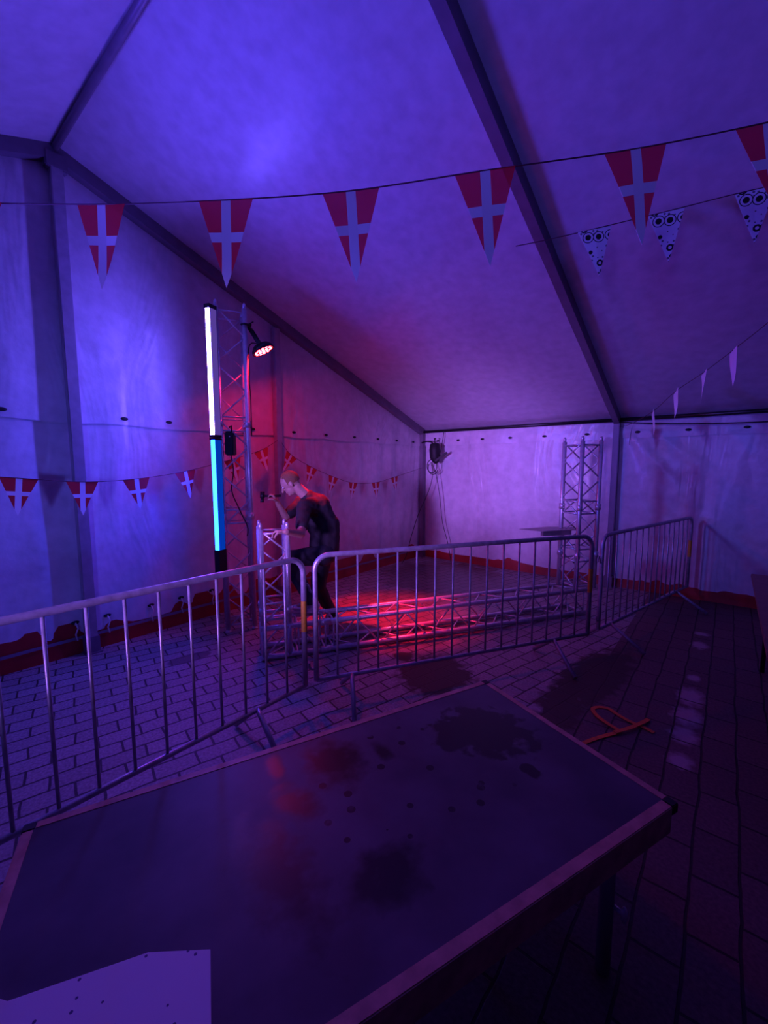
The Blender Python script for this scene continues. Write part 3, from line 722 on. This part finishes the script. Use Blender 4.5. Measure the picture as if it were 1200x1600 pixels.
# ------------------------------------------------------------------ bunting
def pennant(w, h, mats, cross=True, bow=.0, seed=0):
    """hangs in local xz from (0,0,0); returns a mesh datablock"""
    b = bmesh.new(); s_ = w*.085; z1, z2 = h*.36, h*.47
    hw = lambda t: w/2*(1-t/h)
    ts = h*(1-2*s_/w)
    rnd = random.Random(seed); ph = rnd.random()*6
    def P_(x, t): return Vector((x, bow*sin(ph+t/h*2.6)*t/h + bow*.6*sin(x/w*5+ph)*(t/h+.2), -t))
    def f(pts, mi):
        q = b.faces.new([b.verts.new(P_(*p)) for p in pts]); q.material_index = mi; q.smooth = False
    rows = [0, z1*.5, z1, z2, (z2+ts)*.5, ts, h]
    for i in range(len(rows)-1):
        t0, t1 = rows[i], rows[i+1]; a, c_ = hw(t0), hw(t1)
        last = i == len(rows)-2
        if not cross: 
            f([(-a, t0), (0, t0), (0, t1), (-c_, t1)] if not last else [(-a, t0), (0, t0), (0, h)], 0)
            f([(0, t0), (a, t0), (c_, t1), (0, t1)] if not last else [(0, t0), (a, t0), (0, h)], 0); continue
        if last: f([(-a, t0), (a, t0), (0, h)], 1); continue
        side = 1 if i == 2 else 0
        if i == len(rows)-3:
            f([(-a, t0), (-s_, t0), (-s_, t1)], side); f([(s_, t0), (a, t0), (s_, t1)], side)
        else:
            f([(-a, t0), (-s_, t0), (-s_, t1), (-c_, t1)], side); f([(s_, t0), (a, t0), (c_, t1), (s_, t1)], side)
        f([(-s_, t0), (s_, t0), (s_, t1), (-s_, t1)], 1)
    bmesh.ops.remove_doubles(b, verts=b.verts, dist=1e-5)
    g_ = bmesh.ops.extrude_face_region(b, geom=list(b.faces))
    bmesh.ops.translate(b, vec=(0, .0012, 0), verts=[v for v in g_['geom'] if isinstance(v, bmesh.types.BMVert)])
    bmesh.ops.recalc_face_normals(b, faces=b.faces)
    me = bpy.data.meshes.new('pennant'); b.to_mesh(me); b.free()
    for q in mats: me.materials.append(q)
    return me
def bunting(label, path, flags, w, h, mats, cross=True, r=.003, bow=.01, yaw=None, tape=False):
    """path: string support points; flags: positions as fraction indices of the path points"""
    pts = smooth_path(path, 8)
    root = empty('bunting', pts[0]); tag(root, label, 'bunting')
    MB().tube(pts, r, 6).build('string', M['string'], root)
    n_ = len(path)-1
    for i, fr in enumerate(flags):
        k_, t = fr if isinstance(fr, tuple) else (fr, 0)
        x = k_*8+t*8; a = pts[int(x)]; b_ = pts[min(int(x)+1, len(pts)-1)]
        p = a.lerp(b_, x-int(x)); dr = (pts[min(int(x)+3, len(pts)-1)]-pts[max(int(x)-3, 0)])
        o = bpy.data.objects.new('pennant', pennant(w, h, mats, cross, bow, i*7+len(label))); COL.objects.link(o)
        o.parent = root; o.location = p - pts[0]
        o.rotation_euler = (random.uniform(-.06, .06), -atan2(dr.z, sqrt(dr.x**2+dr.y**2)), (atan2(dr.y, dr.x) if yaw is None else yaw) + random.uniform(-.06, .06))
    return root
bunting('large red pennants with white crosses strung across the tent close overhead',
        [(1.0, -6.75, 3.06), (1.587, -6.353, 3.021), (2.171, -5.946, 2.983), (2.726, -5.629, 2.940), (3.174, -5.284, 2.969), (3.673, -4.976, 3.003), (4.17, -4.586, 3.08), (4.598, -4.263, 3.168), (5.1, -3.9, 3.28)],
        [(1, .12), 2, 3, 4, 5, 6, 7], .255, .385, [M['film'], M['cross']], bow=.012)
bunting('black and white football print pennants hanging right of the second rafter',
        [(3.30, -3.74, 3.285), (3.491, -3.654, 3.300), (3.751, -3.502, 3.346), (4.135, -3.311, 3.402), (4.578, -3.137, 3.448), (4.924, -2.979, 3.46)],
        [2, 3, 4], .215, .315, [M['football']], cross=False, bow=.01)
bunting('red and white pennants strung from the left edge to the inner gable post',
        [(.55, -6.5, 1.71), (.48, -6.04, 1.66), (.43, -5.63, 1.62), (.38, -5.2, 1.635), (.30, -4.71, 1.70), (.2, -4.12, 1.83), (.12, -3.68, 1.95), (.07, -3.40, 2.08)],
        [1, 2, 3, 4, 5, 6], .235, .28, [M['red_flag'], M['cross']], bow=.004)
bunting('small red and white pennants strung from the inner gable post to the far corner',
        [(.07, -3.34, 2.06), (.07, -3.18, 1.90), (.07, -2.83, 1.74), (.07, -2.42, 1.60), (.07, -2.0, 1.50), (.07, -1.46, 1.49), (.07, -.96, 1.57), (.06, -.09, 1.73)],
        [1, 2, 3, 4, 5, 6], .20, .26, [M['red_flag'], M['cross']], bow=.004)
bunting('pale pennants seen almost edge on, climbing right from the second eave post',
        [(3.34, -.08, 2.30), (3.528, -.388, 2.302), (3.817, -.784, 2.40), (4.068, -1.206, 2.55), (4.32, -1.64, 2.64), (4.526, -2.114, 2.71), (4.715, -2.604, 2.77), (5.0, -3.3, 2.9)],
        [(1, .1), 2, 3, 4, 5], .20, .30, [M['cross']], cross=False, bow=.02, yaw=radians(-76))

# ------------------------------------------------------------------ the person
J = dict(pelvis=(1.31, -3.761, .87), spine=(1.297, -3.734, 1.12), chest=(1.244, -3.789, 1.31), neckb=(1.194, -3.865, 1.42),
         head=(1.10, -4.027, 1.575), hipN=(1.375, -3.835, .84), hipF=(1.235, -3.70, .82), kneeF=(1.035, -4.10, .80), ankF=(1.33, -4.18, .45),
         kneeB=(1.24, -3.80, .47), ankB=(1.235, -3.585, .10), shN=(1.33, -4.04, 1.35), elN=(1.55, -4.27, 1.13), haN=(1.625, -4.49, 1.185),
         shF=(1.03, -3.83, 1.37), elF=(.985, -4.00, 1.22), haF=(.985, -4.10, 1.375))
J = {k_: Vector(v) for k_, v in J.items()}
J['kneeF'] = Vector((1.17, -4.13, .82)); J['ankF'] = Vector((1.47, -4.10, .43))
per = empty('person', (1.25, -3.75, 0)); tag(per, 'person in black T-shirt and dark trousers stooping over the short truss upright, hammer raised', 'person')
fwd = Vector((-.50, -.62, -.55)).normalized()     # the way the face looks: down to the left
hup = Vector((-.38, -.40, .83)); hup = (hup - fwd*hup.dot(fwd)).normalized(); hr = fwd.cross(hup)
def hp(f, r_, u): return J['head'] + fwd*f + hr*r_ + hup*u
rotm = Matrix((hr, fwd, hup)).transposed().to_4x4()
def hand(m, wr, dirv, palm, thumb, curl=.9, sc=1.0):
    """palm and five curled fingers; dirv = towards fingertips, palm = palm normal, thumb side"""
    dirv, palm, thumb = (Vector(v).normalized() for v in (dirv, palm, thumb))
    pc_ = wr + dirv*.05
    for t in (-.032, -.011, .011, .032): m.capsule(wr+thumb*t*.6, wr+dirv*.085+thumb*t, .015, .0125, 8)
    for i, (t, l) in enumerate(((.034, .072), (.012, .080), (-.011, .075), (-.033, .060))):
        p = wr+dirv*.085+thumb*t; a_ = .25
        for j, seg in enumerate((.45, .32, .25)):
            a_ += curl*(.5 if j == 0 else .9)
            q = p + (dirv*cos(a_)+palm*sin(a_))*l*seg
            m.capsule(p, q, .0098-.001*j, .0090-.001*j, 7); p = q
    p = wr+dirv*.03+thumb*.035
    for j, l in enumerate((.035, .03, .025)):
        dd = (thumb*(.8-.5*j)+dirv*.6+palm*(.3+.5*j)).normalized(); q = p+dd*l
        m.capsule(p, q, .0125-.0012*j, .0112-.0012*j, 7); p = q
m = MB()
C = m.capsule
C(J['pelvis'], J['spine'], .125, .125); C(J['spine'], J['chest'], .125, .13); C(J['chest'], J['neckb'], .12, .075)
C(J['shN'], J['chest'], .06, .10); C(J['shF'], J['chest'], .06, .10)
C(J['neckb'], hp(-.035, 0, -.06), .062, .056)
m.ball(hp(-.012, 0, .02), .097, (.80, 1.0, .98), 16, rotm)
m.ball(hp(.022, 0, -.045), .068, (.82, .92, 1.05), 14, rotm)
m.ball(hp(.062, 0, -.088), .026, (1.1, .8, .8), 10, rotm)                      # chin
C(hp(.088, 0, .005), hp(.108, 0, -.030), .009, .014, 8)                          # nose
C(hp(.078, -.03, .022), hp(.078, .03, .022), .012, .012, 8)                      # brow
C(hp(.080, -.018, -.058), hp(.080, .018, -.058), .009, .009, 8)                  # lips
for sg in (-1, 1): m.ball(hp(-.008, sg*.078, -.012), .026, (.35, .7, 1.15), 8, rotm)
# arms
C(J['shN'], J['elN'], .050, .040); C(J['elN'], J['haN'], .041, .027)
C(J['shF'], J['elF'], .050, .040); C(J['elF'], J['haF'], .041, .027)
hand(m, J['haN'], (-.85, -.45, .0), (-.1, .1, -1), (.45, -.85, .1), .75)
hand(m, J['haF'], (-.3, -.3, .9), (-.6, -.6, -.5), (.7, -.7, 0), 1.05)
# legs
for h_, k_, a_ in (('hipN', 'kneeF', 'ankF'), ('hipF', 'kneeB', 'ankB')):
    C(J[h_], J[k_], .085, .058); C(J[k_], J[k_].lerp(J[a_], .35), .057, .055); C(J[k_].lerp(J[a_], .35), J[a_], .055, .038)
C(J['pelvis'], J['hipN'], .11, .09); C(J['pelvis'], J['hipF'], .11, .09)
C(J['ankF'], J['ankF']+Vector((-.09, -.07, -.05)), .036, .03); C(J['ankB'], J['ankB']+Vector((-.07, -.10, -.05)), .036, .03)
body = m.build('body', M['skin'], per)
bake(body, [('REMESH', dict(mode='VOXEL', voxel_size=.006)), ('SMOOTH', dict(factor=.5, iterations=3))])
# cropped hair: a shell over the crown
m = MB(); m.ball(hp(-.018, 0, .030), .101, (.81, 1.0, .98), 18, rotm)
hb = m.bm; dead = [v for v in hb.verts if (v.co-J['head']).dot(fwd) > .048-(v.co-J['head']).dot(hup)*.1 or (v.co-J['head']).dot(hup) < -.03]
bmesh.ops.delete(hb, geom=dead, context='VERTS')
hair = m.build('hair', M['hair'], per)
# eyes
for sg in (-1, 1): MB().ball(hp(.080, sg*.031, .002), .011, n=8).build('eye', M['cross'], per)
# glasses arm glint is too small to model; T-shirt
m = MB(); C = m.capsule
C(J['pelvis']+Vector((0, 0, .0)), J['spine'], .158, .160); C(J['spine']-U*.02, J['chest']-U*.02, .165, .165); C(J['chest'], J['neckb'], .140, .088)
C(J['spine'], J['chest']+W*.04, .13, .135)
for a_, b_ in (('shN', 'elN'), ('shF', 'elF')):
    C(J[a_], J['chest'], .078, .12); C(J[a_], J[a_].lerp(J[b_], .72), .072, .062)
shirt = m.build('t_shirt', M['shirt'], per)
bake(shirt, [('REMESH', dict(mode='VOXEL', voxel_size=.012)), ('SMOOTH', dict(factor=.5, iterations=4))])
for v in shirt.data.vertices:
    v.co += v.normal*(.008*noise.noise(v.co*9)+.005*noise.noise(v.co*22))
m = MB(); C = m.capsule
C(J['pelvis']+Vector((0, 0, .03)), J['hipN'], .138, .115); C(J['pelvis']+Vector((0, 0, .03)), J['hipF'], .138, .115)
for h_, k_, a_ in (('hipN', 'kneeF', 'ankF'), ('hipF', 'kneeB', 'ankB')):
    C(J[h_], J[k_], .108, .082); C(J[k_], J[k_].lerp(J[a_], .5), .080, .068); C(J[k_].lerp(J[a_], .5), J[k_].lerp(J[a_], .97), .068, .060)
tr_ = m.build('trousers', M['denim'], per)
bake(tr_, [('REMESH', dict(mode='VOXEL', voxel_size=.012)), ('SMOOTH', dict(factor=.5, iterations=4))])
for v in tr_.data.vertices: v.co += v.normal*(.008*noise.noise(v.co*10)+.004*noise.noise(v.co*25))
def sneaker(heel, dirv, zs_):
    dirv = Vector(dirv).normalized(); sd = Vector((-dirv.y, dirv.x, 0)); h0 = Vector(heel); h0.z = zs_
    m = MB()
    prof = [(0, .036, .075), (.05, .038, .085), (.10, .040, .07), (.16, .044, .055), (.22, .046, .045), (.265, .036, .035), (.285, .018, .025)]
    for i in range(len(prof)-1):
        (x0, w0, h_0), (x1, w1, h_1) = prof[i], prof[i+1]
        for sg in (-.5, .5):
            m.capsule(h0+dirv*x0+sd*w0*sg+Vector((0, 0, .03)), h0+dirv*x1+sd*w1*sg+Vector((0, 0, .03)), w0*.62, w1*.62, 8)
        m.capsule(h0+dirv*x0+Vector((0, 0, h_0-.01)), h0+dirv*x1+Vector((0, 0, h_1)), .030, .026, 8)
    o = m.build('shoe', M['shoe'], per)
    bake(o, [('REMESH', dict(mode='VOXEL', voxel_size=.008)), ('SMOOTH', dict(factor=.5, iterations=2))])
    for v in o.data.vertices:
        if v.co.z + per.location.z < zs_+.012: v.co.z = zs_+.012-per.location.z
    m = MB(); pr = [(x, w*1.12) for x, w, _ in prof]
    out = [h0+dirv*x+sd*w for x, w in pr] + [h0+dirv*x-sd*w for x, w in pr[::-1]]
    lo = [m.bm.verts.new(p) for p in out]; hi = [m.bm.verts.new(p+Vector((0, 0, .024))) for p in out]
    m.bm.faces.new(lo[::-1]); m.bm.faces.new(hi)
    for i in range(len(out)): m.bm.faces.new((lo[i], lo[(i+1) % len(out)], hi[(i+1) % len(out)], hi[i]))
    bmesh.ops.recalc_face_normals(m.bm, faces=m.bm.faces)
    so = m.build('sole', M['sole'], o, False)
    so.data.transform(Matrix.Translation(-per.location))
    m = MB()
    for i in range(4):
        c_ = h0+dirv*(.105+.028*i)+Vector((0, 0, .098-.011*i))
        m.tube([c_-sd*.024-Vector((0, 0, .008)), c_+Vector((0, 0, .004)), c_+sd*.024-Vector((0, 0, .008))], .0035, 6)
    la = m.build('laces', M['sole'], o, False); la.data.transform(Matrix.Translation(-per.location))
    return o
fa = J['ankF']; sneaker((fa.x+.05, fa.y+.04, 0), (-.80, -.60, 0), .327)
ba = J['ankB']; sneaker((ba.x+.03, ba.y+.06, 0), (-.55, -.83, 0), 0)
# hammer in the raised hand
hc = J['haF']+Vector((-.028, -.045, .075)); hd = Vector((-.72, -.62, -.02)).normalized()
hm = empty('hammer', hc); tag(hm, 'black-headed hammer held up in the raised hand of the stooping person', 'hammer')
MB().tube([hc-hd*.09, hc, hc+hd*.10], [.014, .013, .011], 10).build('handle', M['rubber'], hm)
hx = hc+hd*.10; up_ = Vector((.12, -.15, -1)).normalized()
MB().tube([hx-up_*.045, hx-up_*.043, hx+up_*.02, hx+up_*.025, hx+up_*.06, hx+up_*.065], [.010, .024, .024, .016, .02, .02], 12).build('head', M['blackmetal'], hm)
